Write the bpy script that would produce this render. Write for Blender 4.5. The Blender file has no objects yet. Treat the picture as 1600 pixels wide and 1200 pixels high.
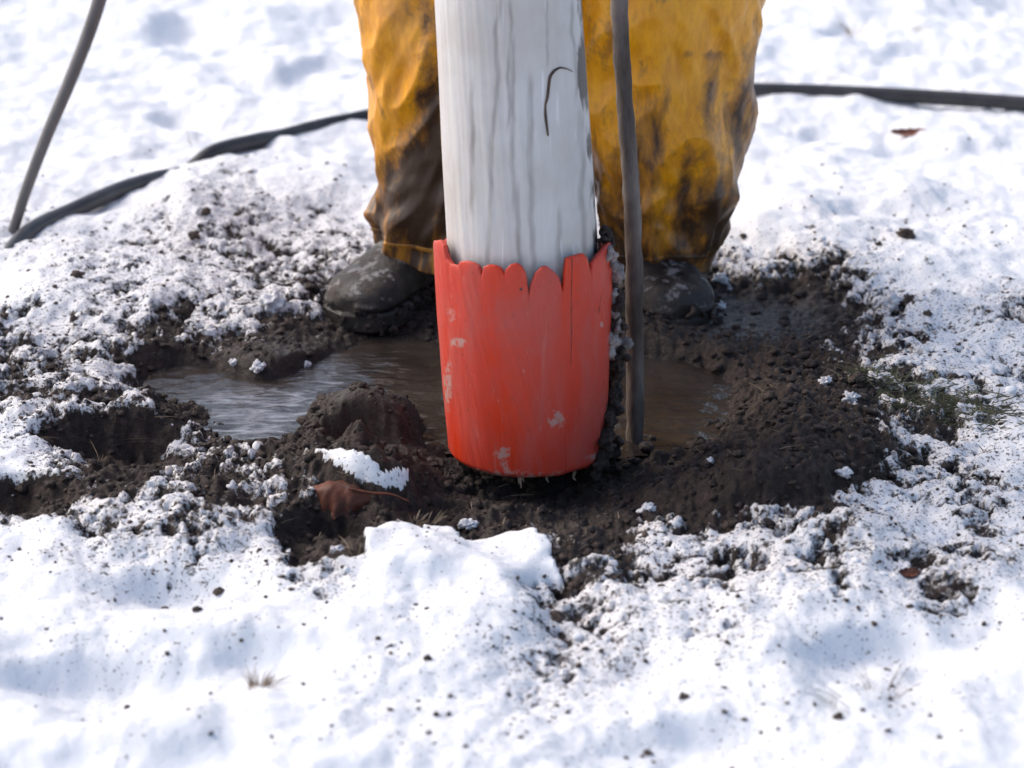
import bpy, bmesh, math, random
import numpy as np
from mathutils import Vector, Matrix, noise as mnoise
random.seed(7); RNG = np.random.default_rng(11)
R = math.radians
scn = bpy.context.scene
COL = scn.collection

# ------------------------------------------------------------------ camera, sky, sun, exposure
PITCH = R(20); FPX = 4700.0; CAM = np.array([0.0, -4.416, 1.607])
cam = bpy.data.cameras.new('camera'); camo = bpy.data.objects.new('camera', cam); COL.objects.link(camo)
camo.location = CAM; camo.rotation_euler = (R(90) - PITCH, 0, 0)
cam.lens = 36 * FPX / 1600; cam.sensor_width = 36; cam.clip_end = 500; cam.clip_start = 0.05
cam.dof.use_dof = True; cam.dof.focus_distance = 4.5; cam.dof.aperture_fstop = 4.0
scn.camera = camo
SUN_EL, SUN_AZ = R(42), R(-66)          # azimuth from +Y towards +X: low to the left
w = bpy.data.worlds.new('World'); scn.world = w; w.use_nodes = True
nt = w.node_tree; bg = nt.nodes['Background']
sky = nt.nodes.new('ShaderNodeTexSky'); sky.sky_type = 'NISHITA'; sky.sun_disc = False
sky.sun_elevation = SUN_EL; sky.sun_rotation = SUN_AZ; sky.dust_density = 4.0; sky.air_density = 1.0; sky.ozone_density = 0.9
nt.links.new(sky.outputs[0], bg.inputs[0]); bg.inputs[1].default_value = 0.15
sun = bpy.data.lights.new('sun', 'SUN'); suno = bpy.data.objects.new('sun', sun); COL.objects.link(suno)
sun.energy = 0.62; sun.angle = R(40); sun.color = (1.0, 0.965, 0.925)
sd = Vector((math.sin(SUN_AZ) * math.cos(SUN_EL), math.cos(SUN_AZ) * math.cos(SUN_EL), math.sin(SUN_EL)))
suno.rotation_euler = sd.to_track_quat('Z', 'Y').to_euler(); suno.location = (-3, 4, 4)
scn.view_settings.view_transform = 'Standard'; scn.view_settings.look = 'None'
scn.view_settings.gamma = 1; scn.view_settings.use_curve_mapping = False
scn.view_settings.exposure = 0.66

# ------------------------------------------------------------------ maths helpers
CP, SP = math.cos(PITCH), math.sin(PITCH)
def proj(x, y, z):
    dy = y - CAM[1]; dz = z - CAM[2]
    d = np.maximum(dy * CP - dz * SP, 0.4)
    return 800 + FPX * x / d, 600 - FPX * (dy * SP + dz * CP) / d
def ray(u, v):
    a = (u - 800) / FPX; b = (600 - v) / FPX
    return np.array([a, CP + b * SP, -SP + b * CP])
def atz(u, v, z=0.0):
    r = ray(u, v); t = (z - CAM[2]) / r[2]; return CAM + r * t
def aty(u, v, y):
    r = ray(u, v); t = (y - CAM[1]) / r[1]; return CAM + r * t
def _h(ix, iy, s):
    n = (ix.astype(np.int64) * 374761393 + iy.astype(np.int64) * 668265263 + s * 1442695041) & 0xffffffff
    n = ((n ^ (n >> 13)) * 1274126177) & 0xffffffff
    return ((n ^ (n >> 16)) & 0xffffff) / float(0xffffff)
def pn(x, y, s=0):
    xi = np.floor(x); yi = np.floor(y); xf = x - xi; yf = y - yi; ix = xi.astype(np.int64); iy = yi.astype(np.int64)
    def g(a, b, dx, dy):
        t = _h(ix + a, iy + b, s) * 2 * np.pi; return np.cos(t) * dx + np.sin(t) * dy
    u = xf**3 * (xf * (xf * 6 - 15) + 10); v = yf**3 * (yf * (yf * 6 - 15) + 10)
    a = g(0, 0, xf, yf) * (1 - u) + g(1, 0, xf - 1, yf) * u
    b = g(0, 1, xf, yf - 1) * (1 - u) + g(1, 1, xf - 1, yf - 1) * u
    return (a * (1 - v) + b * v) * 1.5
def fbm(x, y, o=4, s=0, gain=0.5):
    t = 0; a = 1; n = 0
    for i in range(o):
        t = t + a * pn(x * 2**i + 13.7 * i, y * 2**i - 7.1 * i, s + i * 17); n += a; a *= gain
    return t / n
def worley(x, y, s=0):
    ix = np.floor(x).astype(np.int64); iy = np.floor(y).astype(np.int64)
    f1 = np.full(np.shape(x), 9.0); f2 = f1.copy()
    for a in (-1, 0, 1):
        for b in (-1, 0, 1):
            cx = ix + a + _h(ix + a, iy + b, s); cy = iy + b + _h(ix + a, iy + b, s + 5)
            d = np.hypot(x - cx, y - cy)
            f2 = np.where(d < f1, f1, np.minimum(f2, d)); f1 = np.minimum(f1, d)
    return f1, f2
def ss(a, b, x):
    t = np.clip((x - a) / (b - a), 0, 1); return t * t * (3 - 2 * t)

# ------------------------------------------------------------------ material helpers
def mat(name):
    m = bpy.data.materials.new(name); m.use_nodes = True
    return m, m.node_tree, m.node_tree.nodes['Principled BSDF']
def N(nt, t, **kw):
    n = nt.nodes.new(t)
    for k, v in kw.items():
        if k in n.inputs: n.inputs[k].default_value = v
        else: setattr(n, k, v)
    return n
def L(nt, a, b): nt.links.new(a, b)
def noise(nt, scale, detail=4, rough=0.5, stretch=None, dist=0.0):
    tc = nt.nodes.new('ShaderNodeTexCoord'); src = tc.outputs['Object']
    if stretch:
        mp = nt.nodes.new('ShaderNodeMapping'); mp.inputs['Scale'].default_value = stretch; L(nt, src, mp.inputs[0]); src = mp.outputs[0]
    n = nt.nodes.new('ShaderNodeTexNoise'); n.inputs['Scale'].default_value = scale
    n.inputs['Detail'].default_value = detail; n.inputs['Roughness'].default_value = rough; n.inputs['Distortion'].default_value = dist
    L(nt, src, n.inputs['Vector']); return n.outputs['Fac']
def ramp(nt, src, stops):
    r = nt.nodes.new('ShaderNodeValToRGB'); e = r.color_ramp.elements
    while len(e) < len(stops): e.new(0.5)
    for i, (p, c) in enumerate(stops):
        e[i].position = p; e[i].color = (c if len(c) == 4 else (*c, 1)) if hasattr(c, '__len__') else (c, c, c, 1)
    L(nt, src, r.inputs[0]); return r.outputs[0]
def mix(nt, f, a, b, bt='MIX'):
    m = nt.nodes.new('ShaderNodeMix'); m.data_type = 'RGBA'; m.blend_type = bt
    for s, v in ((0, f), (6, a), (7, b)):
        if hasattr(v, 'is_output') or isinstance(v, bpy.types.NodeSocket): L(nt, v, m.inputs[s])
        else: m.inputs[s].default_value = v if s == 0 else (*v, 1)
    return m.outputs[2]
def mth(nt, op, a, b=0.0, clamp=False):
    m = nt.nodes.new('ShaderNodeMath'); m.operation = op; m.use_clamp = clamp
    for i, v in enumerate((a, b)):
        if isinstance(v, bpy.types.NodeSocket): L(nt, v, m.inputs[i])
        else: m.inputs[i].default_value = v
    return m.outputs[0]
def bump(nt, h, strength, dist, prev=None):
    b = nt.nodes.new('ShaderNodeBump'); b.inputs['Strength'].default_value = strength; b.inputs['Distance'].default_value = dist
    L(nt, h, b.inputs['Height'])
    if prev is not None: L(nt, prev, b.inputs['Normal'])
    return b.outputs[0]
def attr(nt, name):
    a = nt.nodes.new('ShaderNodeAttribute'); a.attribute_name = name; return a.outputs['Fac']

SNOW = (0.77, 0.79, 0.82)
MUD_STOPS = [(0.32, (0.009, 0.006, 0.005)), (0.5, (0.027, 0.0175, 0.014)), (0.66, (0.075, 0.052, 0.043))]
# ground: snow where 'mud' is low, soil where it is high
m_ground, nt, b = mat('snow_and_soil')
fine = noise(nt, 420, 3, 0.6); mid = noise(nt, 120, 4, 0.6)
md = attr(nt, 'mud'); dirt = attr(nt, 'dirt'); wet = attr(nt, 'wet')
k = mth(nt, 'ADD', md, mth(nt, 'MULTIPLY', mth(nt, 'SUBTRACT', noise(nt, 48, 3, 0.6), 0.5), 3.8))
k = mth(nt, 'ADD', k, mth(nt, 'MULTIPLY', mth(nt, 'SUBTRACT', noise(nt, 150, 3, 0.6), 0.5), 2.9))
k = mth(nt, 'ADD', mth(nt, 'MULTIPLY', k, 0.55), 0.5, clamp=True)
k = ramp(nt, k, [(0.36, 0.0), (0.70, 1.0)])
soil = ramp(nt, mth(nt, 'ADD', mth(nt, 'MULTIPLY', noise(nt, 70, 8, 0.72), 0.7), mth(nt, 'MULTIPLY', noise(nt, 14, 3, 0.6), 0.3)), MUD_STOPS)
soil = mix(nt, mth(nt, 'MULTIPLY', wet, 0.35), soil, (0.034, 0.027, 0.024))
snow = mix(nt, mth(nt, 'MULTIPLY', dirt, ramp(nt, mid, [(0.3, 0.25), (0.7, 1.0)])), SNOW, (0.46, 0.405, 0.385))
# tiny specks of soil blown over the snow
sp = ramp(nt, mth(nt, 'ADD', noise(nt, 210, 2, 0.5), mth(nt, 'MULTIPLY', attr(nt, 'speck'), 0.115)), [(0.69, 0.0), (0.74, 0.85)])
snow = mix(nt, sp, snow, (0.10, 0.075, 0.065))
L(nt, mix(nt, k, snow, soil), b.inputs['Base Color'])
rgh = mth(nt, 'SUBTRACT', 0.85, mth(nt, 'MULTIPLY', k, mth(nt, 'ADD', 0.12, mth(nt, 'MULTIPLY', wet, 0.42))))
L(nt, rgh, b.inputs['Roughness'])
b.inputs['Specular IOR Level'].default_value = 0.35
bs = bump(nt, fine, 0.2, 0.002); bs = bump(nt, mid, 0.3, 0.005, bs); bs = bump(nt, mth(nt, 'MULTIPLY', k, noise(nt, 55, 7, 0.68)), 0.8, 0.014, bs); L(nt, bs, b.inputs['Normal'])

def simple(name, stops, scale, rough, bstr=0.3, bd=0.003, detail=5, spec=0.4, stretch=None):
    m, nt, b = mat(name)
    L(nt, ramp(nt, noise(nt, scale, detail, 0.6, stretch), stops), b.inputs['Base Color'])
    b.inputs['Roughness'].default_value = rough; b.inputs['Specular IOR Level'].default_value = spec
    L(nt, bump(nt, noise(nt, scale * 3, 4, 0.6, stretch), bstr, bd), b.inputs['Normal'])
    return m
m_soil = simple('soil_crumb', MUD_STOPS, 80, 0.75, 0.8, 0.006, detail=8)
m_soil_light = simple('dry_soil_crumb', [(0.3, (0.035, 0.024, 0.019)), (0.7, (0.11, 0.082, 0.068))], 60, 0.85)
m_snow = simple('snow_lump', [(0.3, (0.72, 0.72, 0.75)), (0.6, SNOW)], 60, 0.85, 0.4)
m_snow_chunk = simple('speckled_snow', [(0.30, (0.28, 0.24, 0.23)), (0.42, (0.66, 0.65, 0.68)), (0.6, (0.76, 0.77, 0.80))], 90, 0.85, 0.7, 0.006)
m_dsnow = simple('dirty_snow_lump', [(0.35, (0.30, 0.26, 0.25)), (0.62, (0.74, 0.73, 0.75))], 70, 0.85, 0.4)
m_grass_g = simple('green_grass_blade', [(0.35, (0.060, 0.068, 0.034)), (0.65, (0.17, 0.165, 0.095))], 40, 0.6)
m_grass_d = simple('dead_grass_blade', [(0.35, (0.12, 0.085, 0.055)), (0.65, (0.33, 0.25, 0.18))], 40, 0.7)
m_leaf = simple('dead_leaf_brown', [(0.35, (0.035, 0.012, 0.007)), (0.68, (0.17, 0.045, 0.020))], 28, 0.6, 0.4)
m_leaf_r = simple('dead_leaf_red', [(0.35, (0.13, 0.05, 0.035)), (0.65, (0.36, 0.13, 0.08))], 60, 0.7)

# murky water
m_water, nt, b = mat('murky_water')
wc = ramp(nt, noise(nt, 9, 5, 0.6), [(0.3, (0.016, 0.012, 0.010)), (0.7, (0.050, 0.041, 0.036))])
refl_ = mth(nt, 'ADD', mth(nt, 'MULTIPLY', attr(nt, 'sky_refl'), 0.33), mth(nt, 'SUBTRACT', noise(nt, 16, 6, 0.62, (0.8, 2.4, 1), 1.2), 0.5))
wc = mix(nt, ramp(nt, refl_, [(0.24, 0.0), (0.47, 0.8)]), wc, (0.34, 0.35, 0.39))  # pale streaks: sky reflection painted into the water's base colour
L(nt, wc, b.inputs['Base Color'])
b.inputs['Roughness'].default_value = 0.16; b.inputs['IOR'].default_value = 1.33; b.inputs['Specular IOR Level'].default_value = 0.9
L(nt, bump(nt, noise(nt, 26, 4, 0.55, (0.7, 1.6, 1)), 0.45, 0.012, bump(nt, noise(nt, 90, 2, 0.5), 0.25, 0.003)), b.inputs['Normal'])

# pole (worn pale grey)
m_pole, nt, b = mat('worn_grey_pole')
g1 = noise(nt, 9, 6, 0.6, (1.6, 1.6, 0.3), 0.8)
base = ramp(nt, g1, [(0.30, (0.51, 0.485, 0.465)), (0.5, (0.56, 0.54, 0.525)), (0.70, (0.60, 0.585, 0.575))])
blot = noise(nt, 7, 5, 0.6); base = mix(nt, ramp(nt, blot, [(0.46, 0.0), (0.72, 0.7)]), base, (0.42, 0.375, 0.325))
scr = noise(nt, 60, 2, 0.5, (2.5, 2.5, 0.07)); base = mix(nt, ramp(nt, scr, [(0.67, 0.0), (0.73, 0.6)]), base, (0.78, 0.78, 0.80))
stn = attr(nt, 'streak'); base = mix(nt, stn, base, (0.20, 0.18, 0.165))
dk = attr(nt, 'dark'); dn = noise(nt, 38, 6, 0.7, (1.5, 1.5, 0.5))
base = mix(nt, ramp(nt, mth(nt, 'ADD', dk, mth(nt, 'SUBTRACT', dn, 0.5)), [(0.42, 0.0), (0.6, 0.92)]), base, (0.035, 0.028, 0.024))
L(nt, base, b.inputs['Base Color']); b.inputs['Roughness'].default_value = 0.55
L(nt, bump(nt, mth(nt, 'ADD', scr, g1), 0.18, 0.003, bump(nt, noise(nt, 160, 3), 0.2, 0.001)), b.inputs['Normal'])

# red sleeve
m_red, nt, b = mat('scuffed_red_plastic')
g1 = noise(nt, 9, 5, 0.6, (1.6, 1.6, 0.55), 0.7)
base = ramp(nt, g1, [(0.34, (0.60, 0.040, 0.011)), (0.50, (0.55, 0.054, 0.032)), (0.66, (0.50, 0.080, 0.060))])
sc = noise(nt, 34, 4, 0.6, (2.2, 2.2, 0.12), 0.6)
base = mix(nt, ramp(nt, sc, [(0.60, 0.0), (0.72, 0.3)]), base, (0.50, 0.20, 0.16))
base = mix(nt, ramp(nt, noise(nt, 170, 3, 0.7), [(0.655, 0.0), (0.70, 0.75)]), base, (0.12, 0.055, 0.042))
base = mix(nt, ramp(nt, noise(nt, 110, 4, 0.7, (1.4, 1.4, 0.25)), [(0.65, 0.0), (0.72, 0.5)]), base, (0.56, 0.36, 0.30))
base = mix(nt, ramp(nt, noise(nt, 60, 6, 0.75, (2.6, 2.6, 0.10), 0.3), [(0.66, 0.0), (0.685, 0.55)]), base, (0.22, 0.035, 0.022))
base = mix(nt, ramp(nt, sc, [(0.25, 0.6), (0.31, 0.0)]), base, (0.18, 0.03, 0.02))
pale = attr(nt, 'chip'); pn_ = noise(nt, 105, 4, 0.65)
base = mix(nt, ramp(nt, mth(nt, 'MULTIPLY', pale, pn_), [(0.32, 0.0), (0.45, 0.7)]), base, (0.42, 0.33, 0.29))
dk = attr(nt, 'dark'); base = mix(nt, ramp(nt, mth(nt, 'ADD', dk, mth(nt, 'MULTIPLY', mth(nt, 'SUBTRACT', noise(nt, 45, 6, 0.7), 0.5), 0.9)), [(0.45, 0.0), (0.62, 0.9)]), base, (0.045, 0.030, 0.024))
L(nt, base, b.inputs['Base Color']); b.inputs['Specular IOR Level'].default_value = 0.35
L(nt, ramp(nt, g1, [(0.3, 0.34), (0.7, 0.58)]), b.inputs['Roughness'])
L(nt, bump(nt, sc, 0.07, 0.002, bump(nt, noise(nt, 20, 4), 0.12, 0.003)), b.inputs['Normal'])
m_dark = simple('dark_recess', [(0.3, (0.010, 0.008, 0.007)), (0.7, (0.03, 0.02, 0.017))], 60, 0.9)
m_crust = simple('pale_grey_crust', [(0.32, (0.06, 0.05, 0.048)), (0.52, (0.22, 0.195, 0.19)), (0.68, (0.40, 0.365, 0.36))], 45, 0.8, 0.6, 0.004)

# trousers
m_tr, nt, b = mat('muddy_yellow_oilskin')
n1 = noise(nt, 8, 9, 0.72, (1.3, 1.3, 0.6), 0.25); n2 = noise(nt, 34, 8, 0.72, (1.4, 1.4, 0.5), 0.2)
yel = ramp(nt, n2, [(0.3, (0.60, 0.225, 0.004)), (0.6, (0.88, 0.39, 0.006))])
dr = attr(nt, 'dirt'); f = mth(nt, 'ADD', mth(nt, 'ADD', dr, mth(nt, 'MULTIPLY', mth(nt, 'SUBTRACT', n1, 0.5), 3.2)), mth(nt, 'MULTIPLY', mth(nt, 'SUBTRACT', n2, 0.5), 0.7))  # mud stains, plus the shadow painted on the left leg
c = mix(nt, ramp(nt, f, [(0.28, 0.0), (0.50, 0.6), (0.8, 0.88)]), yel, (0.20, 0.088, 0.026))
c = mix(nt, ramp(nt, f, [(0.62, 0.0), (0.95, 0.9)]), c, (0.035, 0.021, 0.014))
c = mix(nt, ramp(nt, noise(nt, 6, 4, 0.6), [(0.56, 0.0), (0.72, 0.4)]), c, (0.30, 0.17, 0.09))
L(nt, c, b.inputs['Base Color']); L(nt, ramp(nt, n1, [(0.3, 0.24), (0.7, 0.5)]), b.inputs['Roughness'])
L(nt, bump(nt, n2, 0.4, 0.006, bump(nt, noise(nt, 120, 3), 0.15, 0.001)), b.inputs['Normal'])

# boots
m_boot, nt, b = mat('muddy_black_rubber')
n1 = noise(nt, 26, 6, 0.65)
c = ramp(nt, n1, [(0.35, (0.007, 0.0055, 0.005)), (0.52, (0.018, 0.013, 0.011)), (0.66, (0.060, 0.045, 0.037))])
nn_ = noise(nt, 34, 6, 0.7); geo = nt.nodes.new('ShaderNodeNewGeometry'); sx_ = nt.nodes.new('ShaderNodeSeparateXYZ'); L(nt, geo.outputs['Normal'], sx_.inputs[0])
c = mix(nt, ramp(nt, mth(nt, 'ADD', nn_, mth(nt, 'MULTIPLY', sx_.outputs[2], 0.10)), [(0.62, 0.0), (0.70, 0.7)]), c, (0.27, 0.255, 0.26))
L(nt, c, b.inputs['Base Color']); L(nt, ramp(nt, n1, [(0.35, 0.30), (0.6, 0.75)]), b.inputs['Roughness'])
L(nt, bump(nt, noise(nt, 50, 7, 0.7), 0.7, 0.006), b.inputs['Normal'])
m_hose = simple('black_rubber_hose', [(0.3, (0.022, 0.022, 0.024)), (0.7, (0.060, 0.060, 0.064))], 20, 0.42, 0.2, 0.002)
m_ghose = simple('grey_scuffed_hose', [(0.3, (0.09, 0.085, 0.085)), (0.7, (0.17, 0.16, 0.16))], 14, 0.5, 0.2, 0.002, stretch=(1, 1, 0.2))
m_cable = simple('muddy_grey_cable', [(0.36, (0.050, 0.038, 0.031)), (0.52, (0.115, 0.092, 0.080)), (0.66, (0.19, 0.16, 0.145))], 16, 0.75, 0.7, 0.006, stretch=(1, 1, 0.4))

# ------------------------------------------------------------------ object helpers
def mesh_obj(name, verts, faces, m, parent=None, smooth=True, attrs=None):
    me = bpy.data.meshes.new(name)
    verts = np.asarray(verts, dtype=np.float32)
    if isinstance(faces, np.ndarray):
        nf, k = faces.shape
        me.vertices.add(len(verts)); me.vertices.foreach_set('co', verts.ravel())
        me.loops.add(nf * k); me.loops.foreach_set('vertex_index', faces.astype(np.int32).ravel())
        me.polygons.add(nf); me.polygons.foreach_set('loop_start', np.arange(nf, dtype=np.int32) * k)
        me.update(calc_edges=True)
    else:
        me.from_pydata(verts.tolist(), [], faces)
    if smooth: me.polygons.foreach_set('use_smooth', np.ones(len(me.polygons), dtype=bool))
    for k_, v_ in (attrs or {}).items():
        a = me.attributes.new(k_, 'FLOAT', 'POINT'); a.data.foreach_set('value', np.asarray(v_, dtype=np.float32).ravel())
    me.materials.append(m); me.validate(); me.update()
    o = bpy.data.objects.new(name, me); COL.objects.link(o)
    if parent: o.parent = parent; o.matrix_parent_inverse = Matrix.Identity(4)
    return o
def tag(o, label=None, cat=None, group=None, kind=None):
    for k_, v_ in (('label', label), ('category', cat), ('group', group), ('kind', kind)):
        if v_: o[k_] = v_
    return o
def empty(name, label, cat, loc=(0, 0, 0), group=None):
    o = bpy.data.objects.new(name, None); COL.objects.link(o); o.location = loc; o.empty_display_size = 0.1
    return tag(o, label, cat, group)
def gridfaces(n, m, wrap=False):
    i = np.arange(n - 1)[:, None]; j = np.arange(m if wrap else m - 1)[None, :]; j2 = (j + 1) % m
    return np.stack([i * m + j, i * m + j2, (i + 1) * m + j2, (i + 1) * m + j], -1).reshape(-1, 4)
def tube(pts, rad, n=14, sub=8, jitter=0.0, seed=0):
    P = np.array(pts, float); rad = np.broadcast_to(np.asarray(rad, float), (len(P),))
    out = []; rr = []
    for i in range(len(P) - 1):
        p0 = P[max(i - 1, 0)]; p1 = P[i]; p2 = P[i + 1]; p3 = P[min(i + 2, len(P) - 1)]
        for t in np.linspace(0, 1, sub, endpoint=False):
            out.append(0.5 * ((2 * p1) + (-p0 + p2) * t + (2 * p0 - 5 * p1 + 4 * p2 - p3) * t * t + (-p0 + 3 * p1 - 3 * p2 + p3) * t**3)); rr.append(rad[i] * (1 - t) + rad[i + 1] * t)
    out.append(P[-1]); rr.append(rad[-1]); out = np.array(out)
    T = np.gradient(out, axis=0); T /= np.linalg.norm(T, axis=1)[:, None] + 1e-9
    V = []; a = np.cross(T[0], (0.3, 0.9, 0.2)); a /= np.linalg.norm(a)
    for i, (p, t) in enumerate(zip(out, T)):
        a = a - t * (a @ t); a /= np.linalg.norm(a); b_ = np.cross(a, t)
        for k_ in range(n):
            th = 2 * math.pi * k_ / n
            r = rr[i] * (1 + jitter * mnoise.noise((p[0] * 40 + k_ * 0.9, p[1] * 40 + seed, p[2] * 40)))
            V.append(p + r * (math.cos(th) * a + math.sin(th) * b_))
    m = len(out); F = gridfaces(m, n, True).tolist()
    F.append(list(range(n))[::-1]); F.append([(m - 1) * n + k_ for k_ in range(n)])
    return V, F
bmi = bmesh.new(); bmesh.ops.create_icosphere(bmi, subdivisions=1, radius=1)
ICO0 = np.array([v.co[:] for v in bmi.verts]); ICO0F = np.array([[v.index for v in f.verts] for f in bmi.faces]); bmi.free()
bmi = bmesh.new(); bmesh.ops.create_icosphere(bmi, subdivisions=2, radius=1)
ICO1 = np.array([v.co[:] for v in bmi.verts]); ICO1F = np.array([[v.index for v in f.verts] for f in bmi.faces]); bmi.free()
def lumps(name, pos, size, m, big=False, parent=None, flat=0.75, rough=0.35, smooth=True):
    """many irregular lumps as one mesh"""
    V0, F0 = (ICO1, ICO1F) if big else (ICO0, ICO0F)
    n = len(pos); k_ = len(V0)
    ax = RNG.normal(size=(n, 3, 3)); q, _ = np.linalg.qr(ax)
    sc = RNG.uniform(0.6, 1.25, (n, 1, 3))
    V = V0[None] * sc * (1 + rough * RNG.uniform(-1, 1, (n, k_, 1)) * (0.7 if big else 1))
    V = np.einsum('nij,nkj->nki', q, V); V[..., 2] *= flat
    V = V * size[:, None, None] + pos[:, None, :]
    F = F0[None] + (np.arange(n) * k_)[:, None, None]
    return mesh_obj(name, V.reshape(-1, 3), F.reshape(-1, 3), m, parent, smooth)

# ------------------------------------------------------------------ the ground
# how much soil shows, 0 none to 9 all, by 50-pixel cell of the photograph (rows from the top)
COV = """
00000000000000000000000000000000
00000000000000000000000000000000
00000000000000000000000000000000
00000000000000000000000000000000
00000001000000000000000000000000
00001122111000000000000000000000
11112233332111000000000001111110
22223434433322222222332112121111
12232333445888888888876777421111
22333444556999999999989999753234
44545667888999999999999997654222
55446888999999999999999997654333
65555999999999999999999989776643
24898457899999999999999998765532
13688665566999999999999998765442
88563466658999999999887776423343
11234443478944677887324433442242
12222222266200124654445444334443
10111111111011112443222222223621
01110011000111112443222211111111
10111101001111122333112111111000
01010010001111112221111111111110
00101010001111111111101111011010
00010000100011111110101110100100
"""
COVM = np.array([[int(c) for c in r] for r in COV.strip().split('\n')], float)
assert COVM.shape == (24, 32), COVM.shape
def cov(u, v):
    x = np.clip(u / 50 - 0.5, 0, 30.999); y = np.clip(v / 50 - 0.5, 0, 22.999)
    i = x.astype(int); j = y.astype(int); a = x - i; b_ = y - j
    c = (COVM[j, i] * (1 - a) + COVM[j, i + 1] * a) * (1 - b_) + (COVM[j + 1, i] * (1 - a) + COVM[j + 1, i + 1] * a) * b_
    out = np.maximum(np.maximum(-u, u - 1600), 0)
    c = c * np.exp(-out / 160.0)
    return c / 9.0
def el(u, v, cu, cv, ru, rv, p=1.0):
    return np.exp(-(((u - cu) / ru)**2 + ((v - cv) / rv)**2)**p)
# relief, (u, v, ru, rv, height in metres, power)
REL = [
 (480, 630, 190, 62, -0.075, 2), (640, 615, 200, 75, -0.075, 2), (850, 640, 260, 100, -0.07, 2), (1050, 635, 140, 78, -0.055, 2),
 (840, 790, 165, 52, -0.036, 2), (1000, 712, 40, 16, 0.012, 1), (310, 592, 130, 42, -0.05, 2), (600, 510, 110, 40, -0.02, 1),
 (590, 705, 80, 55, 0.070, 1.2), (510, 725, 90, 40, 0.022, 1.3), (1235, 680, 170, 85, 0.060, 1.3), (1130, 745, 140, 45, 0.03, 1.3), (1400, 620, 150, 60, 0.02, 1),
 (380, 575, 90, 18, 0.03, 1), (420, 560, 80, 14, 0.015, 1),
 (190, 700, 120, 34, -0.050, 2), (30, 775, 100, 26, -0.050, 2), (512, 845, 66, 36, -0.065, 2), (1420, 908, 36, 18, -0.02, 2),
 (640, 872, 90, 36, 0.026, 1.5), (800, 885, 120, 35, 0.015, 1.2), (950, 880, 80, 30, 0.006, 1.2), (1060, 825, 60, 25, 0.014, 1.2), (1200, 850, 80, 30, 0.02, 1.2), (1340, 830, 80, 30, 0.025, 1.2),
 (150, 640, 150, 45, 0.025, 1.3), (120, 760, 120, 22, 0.02, 1.3), (220, 830, 170, 40, 0.022, 1.3), (360, 800, 110, 40, 0.015, 1),
 (100, 440, 130, 60, 0.035, 1), (310, 330, 110, 60, 0.035, 1), (480, 270, 90, 40, 0.025, 1), (400, 410, 140, 40, 0.01, 1),
 (1220, 340, 130, 50, 0.04, 1), (1420, 400, 140, 40, 0.018, 1), (1500, 480, 120, 30, 0.015, 1), (1240, 480, 150, 36, -0.02, 1.5),
 (290, 935, 120, 26, -0.030, 1.5), (150, 1080, 170, 36, -0.034, 1.5), (400, 1050, 62, 30, -0.026, 1.5), (560, 960, 110, 40, 0.014, 1), (330, 985, 170, 18, 0.012, 1), (250, 1150, 200, 30, 0.012, 1),
 (1375, 1045, 105, 38, -0.038, 1.5), (1090, 1175, 120, 30, -0.024, 1.5), (1530, 990, 60, 45, -0.018, 1.5), (1230, 1060, 80, 40, 0.014, 1), (1180, 1000, 120, 40, 0.014, 1),
 (900, 985, 75, 40, -0.020, 1.2), (860, 920, 45, 36, -0.018, 1.2), (990, 1070, 120, 35, -0.014, 1.2), (770, 960, 80, 50, 0.012, 1), (1050, 950, 110, 40, 0.010, 1), (1300, 930, 100, 34, 0.014, 1),
 (290, 60, 48, 26, -0.030, 1.5), (520, 50, 70, 26, -0.024, 1.2), (20, 12, 60, 18, -0.030, 1.5), (395, 150, 60, 18, -0.02, 1), (290, 205, 60, 22, -0.026, 1.2), (500, 120, 50, 18, -0.02, 1.2), (440, 100, 70, 20, 0.02, 1),
 (1325, 60, 40, 16, -0.030, 1.5), (1440, 92, 60, 14, -0.024, 1.5), (1570, 20, 70, 16, -0.03, 1.2), (1290, 220, 36, 14, -0.024, 1.2), (1230, 100, 50, 20, -0.015, 1), (1450, 245, 90, 14, -0.012, 1), (1380, 300, 120, 20, 0.014, 1), (1520, 210, 90, 20, 0.012, 1), (1315, 345, 24, 14, -0.014, 1),
]
def Hlow(u, v):
    z = np.zeros_like(u)
    for cu, cv, ru, rv, h, p in REL: z = z + (h * 1.25 if cv > 880 or cv < 260 else h) * el(u, v, cu, cv, ru, rv, p)
    return np.maximum(z, -0.11)
def spaced(a, b_, st, grow, far):
    """fine between a and b, then ever coarser out to far on both sides"""
    c = np.arange(a, b_, st); lo = []; x = a; s = st
    while x > -far: s *= grow; x -= s; lo.append(x)
    hi = []; x = c[-1]; s = st
    while x < far: s *= grow; x += s; hi.append(x)
    return np.concatenate([lo[::-1], c, hi])
gx = spaced(-1.25, 1.25, 0.0033, 1.12, 120)
gy = spaced(-1.35, 1.5, 0.0042, 1.06, 120)
gy = np.concatenate([gy[gy < 1.5], np.arange(1.5, 3.2, 0.0075), 3.2 + np.cumsum(0.0075 * 1.12**np.arange(70))])
X, Y = np.meshgrid(gx, gy)
Z = np.zeros_like(X)
for _ in range(10):
    U, Vv = proj(X, Y, Z); Z = 0.45 * Z + 0.55 * Hlow(U, Vv)
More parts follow.
